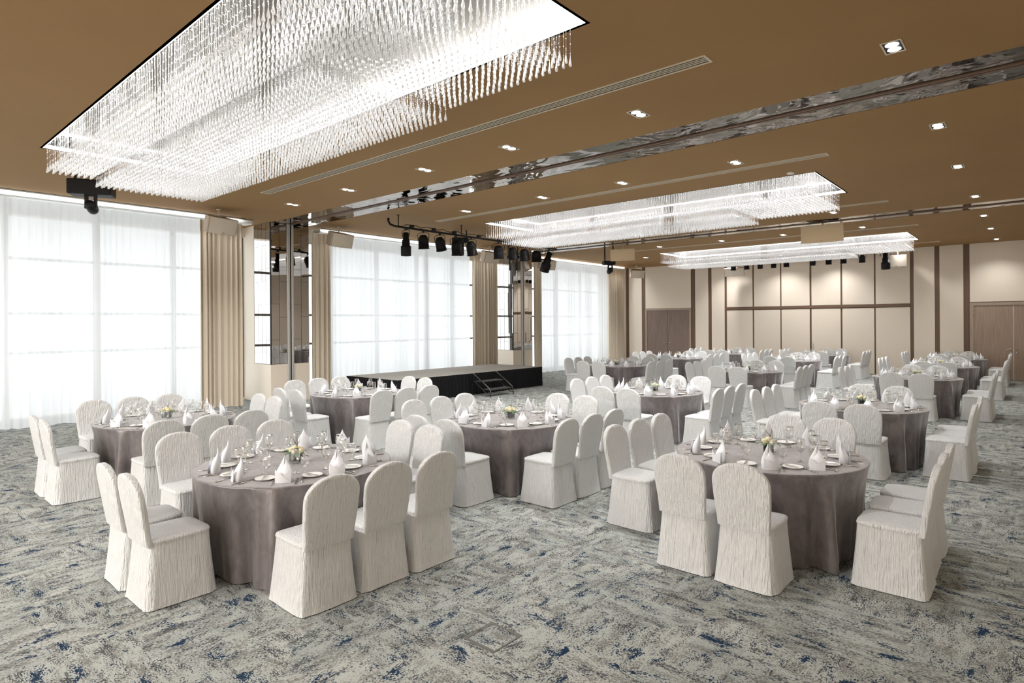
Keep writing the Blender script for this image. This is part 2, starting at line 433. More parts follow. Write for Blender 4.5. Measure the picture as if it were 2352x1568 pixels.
# piers: beige backing, mirrored tiles above, plain base below
def column(y0, y1, name):
    x1 = -14.47; zb = 0.98
    xw = -15.33
    root = struct(name, MB().box(-16.2, x1 - 0.012, y0 + 0.012, y1 - 0.012, zb, HC + 0.3), M['grout'], 'mirror-tiled pier between the windows')
    base = MB().box(-16.2, x1, y0, y1, 0, zb).mesh('base_panel', M['beige']); bevel_mesh(base, 0.006, 1)
    obj('base_panel', base, root)
    obj('side_panel', MB().box(-16.2, xw, y0 - 0.001, y0 + 0.014, zb, HC).mesh('side_panel', M['beige']), root)
    obj('side_panel', MB().box(-16.2, xw, y1 - 0.014, y1 + 0.001, zb, HC).mesh('side_panel', M['beige']), root)
    # edge trim
    obj('corner_trim', MB().box(x1 - 0.012, x1 + 0.003, y0 - 0.003, y0 + 0.022, zb, HC).mesh('corner_trim', M['grout']), root)
    rnd = random.Random(3)
    th = 0.9
    def tiles(c0, c1, ncol, face, offs):
        w = (c1 - c0) / ncol
        for k in range(ncol):
            z = zb + 0.01 - offs[k % len(offs)]
            while z < HC - 0.02:
                za, zz = max(z, zb + 0.008), min(z + th, HC - 0.002)
                z += th
                if zz - za < 0.05: continue
                a, b = c0 + k * w + 0.004, c0 + (k + 1) * w - 0.004
                t = rnd.uniform(-0.0018, 0.0018); t2 = rnd.uniform(-0.0012, 0.0012)
                za2, zz2 = za + 0.003, zz - 0.003
                if face == 'Y-': vs = [(a, y0 - 0.002 + t, za2), (b, y0 - 0.002 - t, za2), (b, y0 - 0.002 - t + t2, zz2), (a, y0 - 0.002 + t + t2, zz2)]; back = [(x, y0 + 0.014, zq) for x, _, zq in vs]
                elif face == 'Y+': vs = [(b, y1 + 0.002, za2), (a, y1 + 0.002, za2), (a, y1 + 0.002, zz2), (b, y1 + 0.002, zz2)]; back = [(x, y1 - 0.014, zq) for x, _, zq in vs]
                else: vs = [(x1 + 0.002 + t, a, za2), (x1 + 0.002 - t, b, za2), (x1 + 0.002 - t + t2, b, zz2), (x1 + 0.002 + t + t2, a, zz2)]; back = [(x1 - 0.014, yq, zq) for _, yq, zq in vs]
                m = MB().add(vs + back, [(0, 1, 2, 3), (1, 0, 4, 5), (2, 1, 5, 6), (3, 2, 6, 7), (0, 3, 7, 4)])
                obj('mirror_tile', m.mesh('mirror_tile', M['tile_mirror']), root)
    tiles(xw + 0.02, x1 - 0.016, 4, 'Y-', (0.62, 0.31, 0.60, 0.29))
    yc = (y0 + y1) / 2
    tiles(y0 + 0.025, yc - 0.085, 2, 'X', (0.29, 0.62)); tiles(yc + 0.085, y1 - 0.012, 2, 'X', (0.29, 0.60))
    tiles(xw + 0.02, x1 - 0.016, 4, 'Y+', (0.62, 0.31, 0.60, 0.29))
    # steel jamb of the sliding partition
    j = MB().box(x1 - 0.01, x1 + 0.035, yc - 0.085, yc - 0.016, 0.0, HC).box(x1 - 0.01, x1 + 0.035, yc + 0.022, yc + 0.08, 0.0, HC)
    me = j.mesh('jamb', M['chrome']); bevel_mesh(me, 0.004, 1)
    me.materials[0] = M['alu']; obj('jamb', me, root)
    obj('jamb_gap', MB().box(x1 - 0.012, x1 + 0.005, yc - 0.018, yc + 0.024, 0, HC).mesh('jamb_gap', M['black']), root)
    return root
column(7.33, 8.40, 'wall_left_1')
column(16.55, 17.65, 'wall_left_2')
# remaining solid parts of the window wall
struct('wall_left', MB().box(-16.2, -15.85, Y0, YB, 4.3, 4.9).box(-16.2, -15.85, Y0, YB, -0.1, 0.05)
       .box(-16.2, -15.2, 24.75, YB, 0, 4.6), M['beige'], 'window wall lintel and sill')
# windows
def window(idx, y0, y1, posts):
    root = struct('window_%d' % idx, MB().box(X_WIN - 0.06, X_WIN + 0.06, y0, y0 + 0.08, 0.05, 4.3).box(X_WIN - 0.06, X_WIN + 0.06, y1 - 0.08, y1, 0.05, 4.3), M['mullion'],
                  'full-height window behind sheer curtains')
    ps = [y0 + 0.04] + posts + [y1 - 0.04]
    for p in posts:
        obj('mullion', MB().box(X_WIN - 0.06, X_WIN + 0.06, p - 0.045, p + 0.045, 0.05, 4.3).mesh('mullion', M['mullion']), root)
    zs = [0.05, 1.42, 2.25, 3.40, 4.3]
    for z in zs[1:-1]:
        obj('transom', MB().box(X_WIN - 0.04, X_WIN + 0.04, y0 + 0.08, y1 - 0.08, z - 0.03, z + 0.03).mesh('transom', M['mullion']), root)
    for i in range(len(ps) - 1):
        obj('pane', MB().box(X_WIN - 0.005, X_WIN + 0.005, ps[i] + 0.04, ps[i + 1] - 0.04, 0.06, 4.28).mesh('pane', M['pane']), root)
window(1, -0.6, 7.33, [0.8, 2.42, 4.02, 5.62]); window(2, 8.40, 16.55, [10.0, 11.65, 13.3, 14.95]); window(3, 17.65, 24.75, [19.4, 21.2, 23.0])
window(4, Y0, -0.6, [-7.4, -5.8, -4.2, -2.6])  # added unseen window, brings daylight in from behind the camera
# curtain rails
def rail(y0, y1, idx):
    struct('trim_%d' % idx, MB().box(-14.84, -14.50, y0, y1, 4.475, 4.53).box(-14.86, -14.47, y0, y1, 4.445, 4.46).box(-14.60, -14.53, y0, y1, 4.44, 4.475), M['white'],
           'white curtain rail along the window head')
rail(Y0, 6.9, 4); rail(8.75, 15.8, 5); rail(18.0, 24.5, 6)
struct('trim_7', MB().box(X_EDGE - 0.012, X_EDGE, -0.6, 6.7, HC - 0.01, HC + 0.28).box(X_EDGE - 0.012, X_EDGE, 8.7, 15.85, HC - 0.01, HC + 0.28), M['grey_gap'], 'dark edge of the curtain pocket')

# ------------------------------------------------------------------ curtains
def curtain(name, y0, y1, mat, wl, amp, label, cat, group, seed, x0=-14.62, zt=4.43, zb=0.035, gather=0.0, lean=0.0):
    if cat == 'drape': x0 = -14.56
    else: x0 = -14.70 - 0.085 * (seed % 2)
    rnd = random.Random(seed)
    n = int((y1 - y0) / wl * 8); ph = [rnd.uniform(0, 6.28) for _ in range(5)]
    zsn = [0, 0.03, 0.08, 0.2, 0.35, 0.5, 0.65, 0.8, 0.9, 0.96, 1.0]
    rows = []
    for t in zsn:
        z = zt + (zb - zt) * t; row = []
        g = gather * (1 - t) * (1 - t)
        for k in range(n + 1):
            s = k / n; y = y0 + (y1 - y0) * s
            w = 2 * PI * y / wl
            a = amp * (0.45 + 0.55 * min(1, t * 4)) * (0.75 + 0.5 * math.sin(w * 0.13 + ph[0]))
            x = x0 + a * math.sin(w + 1.3 * math.sin(w * 0.21 + ph[1]) + 0.25 * t * math.sin(w * 0.09 + ph[2])) \
                + 0.35 * a * math.sin(w * 2.3 + ph[3])
            yy = y + 0.3 * a * math.cos(w * 0.9 + ph[4]) + lean * math.sin(PI * t) * (0.5 - s)
            zz = z + (0.012 * math.sin(w * 0.37 + ph[2]) if t == 1.0 else 0)
            row.append((x, yy, zz))
        rows.append(row)
    o = obj(name, MB().grid(rows).mesh(name, M[mat]))
    tag(o, label, cat, group)
    return o
GS, GD = 'white sheer curtains on the window wall', 'beige drapes on the window wall'
curtain('sheer_curtain', -0.4, 2.30, 'sheer', 0.17, 0.030, 'white sheer curtain cut by the left picture edge', 'curtain', GS, 1)
curtain('sheer_curtain', 2.22, 3.76, 'sheer', 0.16, 0.030, 'narrow white sheer curtain under the black ceiling projector at left', 'curtain', GS, 2)
curtain('sheer_curtain', 3.68, 5.80, 'sheer', 0.17, 0.032, 'white sheer curtain beside the leftmost beige drape', 'curtain', GS, 3)
curtain('drape', 5.68, 6.68, 'drape', 0.125, 0.05, 'beige pleated drape left of the nearest mirrored pier', 'drape', GD, 4)
curtain('drape', 8.52, 9.10, 'drape', 0.11, 0.045, 'beige pleated drape right of the nearest mirrored pier', 'drape', GD, 5)
curtain('sheer_curtain', 9.00, 12.68, 'sheer', 0.16, 0.028, 'white sheer curtain behind the left half of the stage', 'curtain', GS, 6)
curtain('sheer_curtain', 12.58, 14.66, 'sheer', 0.15, 0.028, 'white sheer curtain behind the right half of the stage', 'curtain', GS, 7)
curtain('drape', 14.58, 15.80, 'drape', 0.125, 0.05, 'beige pleated drape beyond the stage, left of the farther mirrored pier', 'drape', GD, 8)
curtain('drape', 17.88, 18.36, 'drape', 0.11, 0.045, 'narrow beige drape right of the farther mirrored pier', 'drape', GD, 9)
curtain('sheer_curtain', 18.33, 23.25, 'sheer', 0.16, 0.032, 'white sheer curtain of the farthest window', 'curtain', GS, 10)
curtain('drape', 23.22, 24.52, 'drape', 0.125, 0.045, 'beige pleated drape in the far left corner', 'drape', GD, 11)
curtain('sheer_curtain', -8.9, -0.5, 'sheer', 0.17, 0.03, 'white sheer curtain wholly outside the picture at left, added for light', 'curtain', GS, 12)  # added with the unseen extra window, for its daylight

# ------------------------------------------------------------------ chandeliers
rnd = random.Random(11)
def unit_drop(seg=6):
    prof = [(0.0008, 0.0), (0.0045, -0.035), (0.0105, -0.066), (0.0155, -0.087), (0.0115, -0.101), (0.0008, -0.106)]
    vs = []; fs = []
    for r, z in prof:
        for k in range(seg):
            a = 2 * PI * k / seg; vs.append((r * math.cos(a), r * math.sin(a), z))
    for i in range(len(prof) - 1):
        for k in range(seg):
            a = i * seg + k; b = i * seg + (k + 1) % seg; fs.append((a, b, b + seg, a + seg))
    return vs, fs
def unit_bead():
    r = 0.0065
    vs = [(r, 0, 0), (0, r, 0), (-r, 0, 0), (0, -r, 0), (0, 0, r), (0, 0, -r)]
    fs = [(0, 1, 4), (1, 2, 4), (2, 3, 4), (3, 0, 4), (1, 0, 5), (2, 1, 5), (3, 2, 5), (0, 3, 5)]
    return vs, fs
def string_arrays(top, bot, seed, low=False):
    """one strand: thread, beads, end drop; local origin at the top"""
    L = top - bot - 0.106
    V_ = []; T = []; Q = []
    def put(vs, fs, off):
        b = len(V_); V_.extend([(x, y, z + off) for x, y, z in vs])
        for f in fs: (T if len(f) == 3 else Q).append(tuple(i + b for i in f))
    t = 0.0011
    put([(t, 0, 0), (-t * .5, t * .87, 0), (-t * .5, -t * .87, 0), (t, 0, -L), (-t * .5, t * .87, -L), (-t * .5, -t * .87, -L)],
        [(0, 1, 4, 3), (1, 2, 5, 4), (2, 0, 3, 5)], 0)
    bv, bf = unit_bead(); z = -0.05 - seed * 0.03
    while z > -L + 0.01:
        put(bv, bf, z); z -= 0.085
    if low:
        bv2 = [(x * 1.5, y * 1.5, z2 * 1.5) for x, y, z2 in bv]
        put(bv2, bf, -L + 0.03); put(bv2, bf, -L + 0.012)
    put(bv, bf, -L + 0.008)
    dv, df = unit_drop(); put(dv, df, -L)
    return np.array(V_, dtype=np.float32), T, Q
PITCH = 0.0755
NX, NY = int((CH_X1 - CH_X0 - 0.08) / PITCH) + 1, int((CH_W - 0.08) / PITCH) + 1
Z_HI, Z_LO = 4.185, 4.075
variants = {}
for low, zb_ in ((0, Z_HI), (1, Z_LO)):
    for sd in range(3):
        variants[(low, sd)] = string_arrays(REC_Z - 0.01, zb_, sd / 3.0, bool(low))
strand_mesh = {}
for k_, (va, T, Q) in variants.items():
    me = bpy.data.meshes.new('crystal_strand'); me.from_pydata(va.tolist(), [], T + Q); me.materials.append(M['crystal'])
    strand_mesh[k_] = me
def tier(i, j):
    fx, fy = i / (NX - 1), j / (NY - 1)
    return 1 if (0.0 <= fx <= 0.80 and fy >= 0.27 and not (fx < 0.02 and False)) else 0
def ch_label(i): return ['crystal chandelier nearest the camera, filling the top left ceiling', 'crystal chandelier in the middle of the ceiling above the right tables', 'farthest crystal chandelier, hanging before the panelled end wall'][i]
for ci, y0 in enumerate(CH_Y):
    root = thing('crystal_chandelier', ch_label(ci), 'chandelier', (CH_X0, y0, HC), 0, 'crystal chandeliers in ceiling recesses')
    W, D = CH_X1 - CH_X0, CH_W; dz = REC_Z - HC
    fr = MB()
    fr.box(-0.03, 0, -0.03, D + 0.03, 0.0, dz + 0.03).box(W, W + 0.03, -0.03, D + 0.03, 0.0, dz + 0.03)
    fr.box(0, W, -0.03, 0, 0.0, dz + 0.03).box(0, W, D, D + 0.03, 0.0, dz + 0.03)
    obj('recess_side', fr.mesh('recess_side', M['white']), root)
    obj('recess_top', MB().box(0, W, 0, D, dz, dz + 0.03).mesh('recess_top', M['recess']), root)
    e = 0.07
    for a in ((0.003, e, 0.003, D - 0.003), (W - e, W - 0.003, 0.003, D - 0.003), (e, W - e, 0.003, e), (e, W - e, D - e, D - 0.003)):
        obj('led_strip', MB().box(*a, dz - 0.02, dz - 0.003).mesh('led_strip', M['led']), root)
    for a in ((0.002, .012, 0.003, D - 0.003), (W - .012, W - 0.002, 0.003, D - 0.003), (.012, W - .012, 0.002, .012), (.012, W - .012, D - .012, D - 0.002)):
        obj('led_strip', MB().box(*a, .004, .05).mesh('led_strip', M['led']), root)
    pos = [(i, j) for i in range(NX) for j in range(NY)]
    singles = set()
    if ci == 0:
        # strands showing largest: those of this chandelier nearest the camera inside the frame
        cy_, sy_ = math.cos(YAW), math.sin(YAW); cand = []
        for i, j in pos:
            X = CH_X0 + 0.04 + i * PITCH; Y = y0 + 0.04 + j * PITCH
            fw = -sy_ * X + cy_ * Y; u = 1176 + 1382.6 * (cy_ * X + sy_ * Y) / fw; v = 740.2 - 1382.6 * (2.2) / fw
            if -20 < u < 2352 and v > 30: cand.append((fw, i, j))
        cand.sort(); singles = {(i, j) for _, i, j in cand[:300]}
    bucket = {k_: [] for k_ in variants}
    for i, j in pos:
        lo = tier(i, j); sd = rnd.randrange(3)
        px, py = 0.04 + i * PITCH + rnd.uniform(-.004, .004), 0.04 + j * PITCH + rnd.uniform(-.004, .004)
        pz = dz - 0.01
        if (i, j) in singles: obj('crystal_strand', strand_mesh[(lo, sd)], root, (px, py, pz))
        else: bucket[(lo, sd)].append((px, py, pz + rnd.uniform(-.004, .004)))
    VV = []; loops = []; counts = []; base = 0
    for k_, ps in bucket.items():
        if not ps: continue
        va, T, Q = variants[k_]; P = np.array(ps, dtype=np.float32)
        VV.append((P[:, None, :] + va[None, :, :]).reshape(-1, 3))
        offs = base + np.arange(len(ps))[:, None, None] * len(va)
        for F, nn in ((T, 3), (Q, 4)):
            A = (np.array(F, dtype=np.int64)[None, :, :] + offs).reshape(-1)
            loops.append(A); counts.append(np.full(len(A) // nn, nn, dtype=np.int32))
        base += len(ps) * len(va)
    VV = np.concatenate(VV); loops = np.concatenate(loops).astype(np.int32); counts = np.concatenate(counts)
    me = bpy.data.meshes.new('crystal_strands'); me.vertices.add(len(VV)); me.vertices.foreach_set('co', VV.reshape(-1))
    me.loops.add(len(loops)); me.loops.foreach_set('vertex_index', loops)
    me.polygons.add(len(counts)); st = np.concatenate([[0], np.cumsum(counts)[:-1]]).astype(np.int32)
    me.polygons.foreach_set('loop_start', st); me.materials.append(M['crystal']); me.update(calc_edges=True)
    o = obj('crystal_strands', me, root); o['kind'] = 'stuff'

# ------------------------------------------------------------------ ceiling fittings
def slot(y, x0, x1, lines, label):
    w = 0.19
    root = thing('air_diffuser', label, 'air vent', (x0, y, HC), 0, 'long slot diffusers in the ceiling')
    fr = MB().box(0, x1 - x0, -w / 2, -w / 2 + 0.022, -0.008, 0.0).box(0, x1 - x0, w / 2 - 0.022, w / 2, -0.008, 0.0)
    fr.box(0, 0.022, -w / 2 + .022, w / 2 - .022, -0.008, 0.0).box(x1 - x0 - 0.022, x1 - x0, -w / 2 + .022, w / 2 - .022, -0.008, 0.0)
    obj('frame', fr.mesh('frame', M['offwhite']), root)
    obj('backing', MB().box(0.02, x1 - x0 - 0.02, -w / 2 + .02, w / 2 - .02, -0.002, -0.0005).mesh('backing', M['slot_dark']), root)
    n = lines
    for k in range(1, n):
        yy = -w / 2 + 0.022 + (w - 0.044) * k / n
        obj('blade', MB().box(0.022, x1 - x0 - .022, yy - 0.006, yy + 0.006, -0.007, -0.001).mesh('blade', M['offwhite']), root)
slot(5.65, -11.35, -2.40, 4, 'long four-line slot diffuser between nearest chandelier and mirrored band')
slot(10.13, -11.35, -2.43, 4, 'long slot diffuser before the middle chandelier')
slot(14.98, -11.35, -2.43, 4, 'long slot diffuser partly behind the middle chandelier')
slot(19.27, -11.35, -2.44, 4, 'long slot diffuser just before the farthest chandelier')
slot(23.85, -11.35, -2.44, 4, 'long slot diffuser closest to the end wall')
def downlight(double):
    root = thing('downlight', '', 'downlight', (0, 0, HC))
    if double:
        w = 0.15
        f = MB().box(-w, w, -0.085, -0.073, -0.006, 0).box(-w, w, 0.073, 0.085, -0.006, 0).box(-w, -w + .012, -.073, .073, -.006, 0).box(w - .012, w, -.073, .073, -.006, 0)
        obj('frame', f.mesh('frame', M['offwhite']), root)
        obj('housing', MB().box(-w + .01, w - .01, -.075, .075, -.002, -.0005).mesh('housing', M['black']), root)
        for s in (-1, 1):
            obj('lamp', MB().lathe([(0.0, -0.010), (0.045, -0.008), (0.056, -0.004), (0.0, -0.0035)], 16, (s * 0.062, 0, 0)).mesh('lamp', M['lamp_on']), root)
    return root
dl0 = downlight(True)
rows = {6.58: [-1.02, -3.69, -5.81, -7.68, -9.91, -11.99], 9.66: [-1.0, -3.67, -5.76, -7.63, -9.85], 12.44: [-1.02], 15.7: [-1.0, -3.66],
        18.75: [-1.03, -3.65, -5.73, -7.59, -9.74], 21.55: [-1.03, -11.8], 24.5: [-1.03, -3.65, -5.73, -7.59, -9.74]}  # end wall row: all but the first are added to brighten that wall
ordn = ['first', 'second', 'third', 'fourth', 'fifth', 'sixth']
rowname = {6.58: 'row before the nearer mirrored band', 9.66: 'row beyond the nearer mirrored band', 12.44: 'beside the middle chandelier at far right', 15.7: 'row before the farther mirrored band',
           18.75: 'row beyond the farther mirrored band', 21.55: 'row level with farthest chandelier', 24.5: 'row nearest the end wall, all but first added'}
first = True
for y, lst in rows.items():
    for k, x in enumerate(lst):
        o = dl0 if first else copy_tree(dl0)
        first = False
        o.location = (x, y, HC)
        if x > -2 : o.rotation_euler = (0, 0, PI / 2)
        lab = ('lit twin downlight, ' + (ordn[k] + ' from right, ' if len(lst) > 1 else '') + rowname[y])
        tag(o, lab, 'downlight', 'recessed twin downlights')
        sl = bpy.data.lights.new('downlight_beam', 'SPOT'); sl.energy = 90 if x > -2 else (150 if y > 24 else (330 if y > 9 else 260)); sl.spot_size = 2.1; sl.spot_blend = 0.9; sl.shadow_soft_size = 0.06
        sl.color = (1, 0.993, 0.98)
        so = bpy.data.objects.new('downlight_beam', sl); C.objects.link(so); so.location = (x, y, HC - 0.03)
sd = obj('smoke_detector', MB().lathe([(0.0, -0.03), (0.05, -0.028), (0.06, -0.01), (0.062, 0.0)], 20).mesh('smoke_detector', M['white']), None, (-3.22, 11.07 - 0.1, HC))
tag(sd, 'small round white smoke detector beside the middle chandelier', 'smoke detector')

# speakers
def speaker(loc, rz, tilt, w, h, d, label, mat='speaker', drop=0.12, side='speaker_side'):
    root = thing('ceiling_speaker', label, 'speaker', loc, rz, 'beige loudspeakers under the ceiling')
    # body: trapezoid box narrowing to the rear, front face bowed
    m = MB(); n = 8; wf, wr = w / 2, w * 0.30
    R = Matrix.Rotation(-tilt, 4, 'X')
    top = []; bot = []
    ring = [(-wr, d), (wr, d), (wf, 0.03)] + [(wf - 2 * wf * k / n, -0.03 * math.sin(PI * k / n)) for k in range(n + 1)] + [(-wf, 0.03)]
    lo = [(x, y, -h / 2) for x, y in ring]; hi = [(x, y, h / 2) for x, y in ring]
    m.rings([lo, hi], 0, False, True, True); 
    me = m.xf(R).mesh('cabinet', M[side]); bevel_mesh(me, 0.004, 1, 50)
    obj('cabinet', me, root)
    g = MB().grid([[(wf - 0.01 - 2 * (wf - 0.01) * k / n, -0.036 * math.sin(PI * k / n) - 0.004 * (0 < k < n), zz) for k in range(n + 1)] for zz in (-h / 2 + 0.01, h / 2 - 0.01)])
    obj('grille', g.xf(R).mesh('grille', M[mat]), root)
    b = MB().box(-0.025, 0.025, -0.045, -0.040, -h / 2 + 0.03, -h / 2 + 0.033).box(-0.025, 0.025, -0.045, -0.040, -h / 2 + 0.045, -h / 2 + 0.048).box(-0.025, -0.022, -0.045, -0.04, -h / 2 + .033, -h / 2 + .045).box(0.022, 0.025, -0.045, -0.04, -h / 2 + .033, -h / 2 + .045)
    obj('badge_frame', b.xf(R).mesh('badge_frame', M['strip']), root)
    obj('mount', MB().tube([(0, d * .4, h / 2 - 0.02), (0, d * .4, HC - loc[2])], 0.018, 8).lathe([(0.05, HC - loc[2] - 0.01), (0.05, HC - loc[2])], 12, (0, d * .4, 0)).mesh('mount', M[mat]), root)
    return root
# (position, heading of the front, tilt)
speaker((-13.55, 5.79, 4.16), 1.80, -0.28, 0.72, 0.36, 0.36, 'beige ceiling loudspeaker before the leftmost drape')
speaker((-13.75, 8.95, 4.17), 1.72, -0.28, 0.72, 0.36, 0.36, 'beige ceiling loudspeaker just right of the nearest mirrored pier')
speaker((-13.75, 14.70, 4.16), 1.55, -0.28, 0.72, 0.36, 0.36, 'beige ceiling loudspeaker left of the farther mirrored pier')
speaker((-13.75, 17.73, 4.12), 1.3, -0.28, 0.72, 0.36, 0.36, 'beige loudspeaker behind the tilted black profile spotlight')
speaker((-10.15, 17.0, 4.16), 0.35, -0.1, 0.78, 0.38, 0.34, 'tan ceiling loudspeaker above the small black moving light', 'speaker_tan', side='speaker_tan')
speaker((-4.24, 17.0, 4.25), 0.05, -0.08, 1.0, 0.45, 0.34, 'large tan ceiling loudspeaker between the middle and farthest chandeliers', 'speaker_tan', side='speaker_tan')
speaker((-13.7, 24.3, 4.15), 1.1, -0.28, 0.70, 0.36, 0.34, 'beige loudspeaker in the far left corner')
speaker((-9.4, 24.5, 3.99), 0.15, -0.2, 0.80, 0.34, 0.34, 'beige loudspeaker under the left end of the farthest chandelier')
speaker((-3.75, 24.6, 4.05), -0.1, -0.1, 0.62, 0.40, 0.34, 'beige loudspeaker right of the hanging black spotlight on the end wall')

# lighting bar with spotlights
BX, BZ = -11.35, 4.27
bar = thing('lighting_bar', 'black pipe lighting bar hung below the ceiling over the stage', 'lighting bar', (BX, 8.75, BZ))
obj('pipe', MB().tube([(0.0, -0.14, 0.17), (0.0, -0.14, 0.10), (0, -0.09, 0.03), (0, 0.02, 0.005), (0, 0.15, 0), (0, 3, 0), (0, 5.2, 0), (0, 6.3, 0)], 0.026, 10).mesh('pipe', M['black']), bar)
for yy in (0.15, 2.2, 4.3, 6.2):
    obj('hanger', MB().tube([(0, yy, 0), (0, yy, HC - BZ)], 0.012, 6).lathe([(0.04, HC - BZ - 0.01), (0.04, HC - BZ)], 10, (0, yy, 0)).mesh('hanger', M['black']), bar)
cb = MB(); r2 = random.Random(5); pts = []
for k in range(60): pts.append((0.03 * math.sin(k * 1.9) + 0.01, 0.3 + k * 0.088, 0.045 + 0.03 * abs(math.sin(k * 0.55)) + r2.uniform(-.008, .015)))
cb.tube(pts, 0.009, 6)
for k in (2, 9, 16, 25, 33, 38): cb.box(-0.03, 0.05, 0.3 + k * .1, 0.3 + k * .1 + 0.09, 0.028, 0.085)
obj('cable', cb.mesh('cable', M['black']), bar)
def can_light(L, r, kind):
    m = MB()
    if kind == 'profile':
        m.lathe([(0.0, 0.02), (r * .6, 0.0), (r * .62, -L * .30), (r * .8, -L * .32), (r * .8, -L * .55), (r * 1.05, -L * .58), (r * 1.05, -L), (r * .9, -L), (r * .9, -L + .03), (0.0, -L + .05)], 14)
        for k in range(4): m.lathe([(r * .95, -L * (.64 + .07 * k)), (r * 1.12, -L * (.645 + .07 * k)), (r * .95, -L * (.66 + .07 * k))], 14)
    else:
        m.lathe([(0.0, 0.03), (r * .55, 0.02), (r * .9, -L * .15), (r, -L * .3), (r, -L * .92), (r * 1.08, -L * .93), (r * 1.08, -L), (r * .9, -L), (r * .85, -L + .03), (0.0, -L + .06)], 14)
        for k in range(3): m.lathe([(r * .98, -L * (.3 + .08 * k)), (r * 1.07, -L * (.305 + .08 * k)), (r * .98, -L * (.32 + .08 * k))], 14)
    return m
def spot(loc, rz, tilt, L, r, kind, label, group='black stage spotlights on the bar', yl=0.12):
    root = thing('stage_spotlight', label, 'spotlight', loc, rz, group)
    hang = yl
    b = MB().box(-0.02, 0.02, -0.03, 0.03, -0.052, -0.028).tube([(0, 0, -0.03), (0, 0, -hang * .5)], 0.009, 6)
    obj('clamp', b.mesh('clamp', M['black']), root)
    yk = MB().tube([(-r * 1.15, 0, -hang - r * .8), (-r * 1.2, 0, -hang * .7), (-r * .7, 0, -hang * .45), (r * .7, 0, -hang * .45), (r * 1.2, 0, -hang * .7), (r * 1.15, 0, -hang - r * .8)], 0.008, 6)
    obj('yoke', yk.mesh('yoke', M['black']), root)
    m = can_light(L, r, kind)
    m.xf(Matrix.Translation((0, 0, -hang - r * .6)) @ Matrix.Rotation(tilt, 4, 'X') @ Matrix.Translation((0, 0, r * .6)))
    obj('lamp_housing', m.mesh('lamp_housing', M['black']), root)
    return root
spots = [(9.12, 0.0, 0.44, 0.070, 'profile', 'long black profile spotlight at the left end of the bar', 0.12),
         (9.66, 0.1, 0.22, 0.085, 'par', 'round black spotlight second from left on the bar', 0.14),
         (10.20, 0.35, 0.22, 0.085, 'par', 'round black spotlight third from left on the bar', 0.14),
         (10.78, 0.2, 0.26, 0.095, 'par', 'larger round black spotlight fourth from left on the bar', 0.15),
         (11.30, 0.3, 0.24, 0.09, 'par', 'round black spotlight fifth from left on the bar', 0.14),
         (12.38, 0.1, 0.24, 0.095, 'par', 'black spotlight just left of the middle chandelier corner', 0.15),
         (12.97, 0.3, 0.22, 0.09, 'par', 'black spotlight above the hanging moving head', 0.15),
         (13.49, 0.2, 0.22, 0.095, 'par', 'black spotlight right of the hanging moving head', 0.15),
         (14.06, 0.1, 0.22, 0.10, 'par', 'black spotlight beside the tilted profile spotlight', 0.15),
         (14.68, 0.45, 0.50, 0.085, 'profile', 'long tilted black profile spotlight at the right end of the bar', 0.12)]
for y, tl, L, r, kd, lab, yl in spots:
    spot((BX, y, BZ), 0.5 + random.uniform(-.3, .3) if kd == 'par' else (0.0 if tl == 0 else PI / 2 - 0.2), tl, L * (1.25 if kd == 'profile' else 1.45), r * (1.65 if kd == 'profile' else 1.5), kd, lab, yl=yl)

def moving_head(loc, rz, label, s=1.0, head=(0.9, 0.0), body=(0.2, 0.14, 0.09), drop=0.05):
    root = thing('moving_head_light', label, 'moving light', loc, rz, 'black moving lights under the ceiling')
    bx, by, bz = [k * s for k in body]
    me = MB().box(-bx, bx, -by, by, -bz, bz * .7).mesh('base', M['black']); bevel_mesh(me, 0.02 * s, 2)
    obj('base', me, root)
    for xb in (-bx * .8, bx * .8 - .03):
        obj('bracket', MB().box(xb, xb + .03, -.02, .02, bz * .6, HC - loc[2]).mesh('bracket', M['black']), root)
    yk = MB().box(-0.07 * s, -0.025 * s, -by * 0.9, -by * .4, -bz - .24 * s, -bz + .01).box(0.065 * s, 0.105 * s, -by * .9, -by * .4, -bz - .24 * s, -bz + .01).box(-0.07 * s, .105 * s, -by * .9, -by * .4, -bz - 0.03, -bz + 0.01)
    me = yk.mesh('yoke', M['black']); bevel_mesh(me, 0.008, 1)
    obj('yoke', me, root)
    h = MB().lathe([(0.0, 0.10 * s), (0.06 * s, 0.095 * s), (0.08 * s, 0.05 * s), (0.085 * s, -0.10 * s), (0.075 * s, -0.15 * s), (0.0, -0.14 * s)], 16)
    h.xf(Matrix.Translation((0.018 * s, -by * .65, -bz - .19 * s)) @ Matrix.Rotation(head[0], 4, 'X'))
    obj('head', h.mesh('head', M['black']), root)
    return root
mhA = moving_head((-12.15, 3.0, 4.35), 1.05, 'black projector-like moving light under the ceiling at far left', 1.0, (1.2, 0), (0.32, 0.17, 0.15))
lt = MB()
for k in range(6): lt.box(-0.16 + k * .022, -0.15 + k * .022, -0.1515, -0.150, -0.015 + 0.006 * (k % 2), -0.005)
lt.box(-0.15, -0.09, -0.1515, -0.15, 0.02, 0.026)
obj('button_marks', lt.mesh('button_marks', M['speaker']), mhA)
moving_head((-12.05, 11.6, 4.28), 0.6, 'black moving light behind the spotlight bar, left of the middle chandelier', 1.0, (0.4, 0), (0.22, 0.14, 0.09))
mh = thing('moving_head_light', 'black and silver moving head hanging before the farther mirrored pier', 'moving light', (-12.2, 13.98, 3.94), 0.75, 'black moving lights under the ceiling')
me = MB().box(-.19, .19, -.1, .1, 0.02, 0.12).mesh('base', M['black']); bevel_mesh(me, .02, 2); obj('base', me, mh)
for xb in (-.15, .12): obj('bracket', MB().box(xb, xb + .03, -.02, .02, .12, HC - 3.90).mesh('bracket', M['black']), mh)
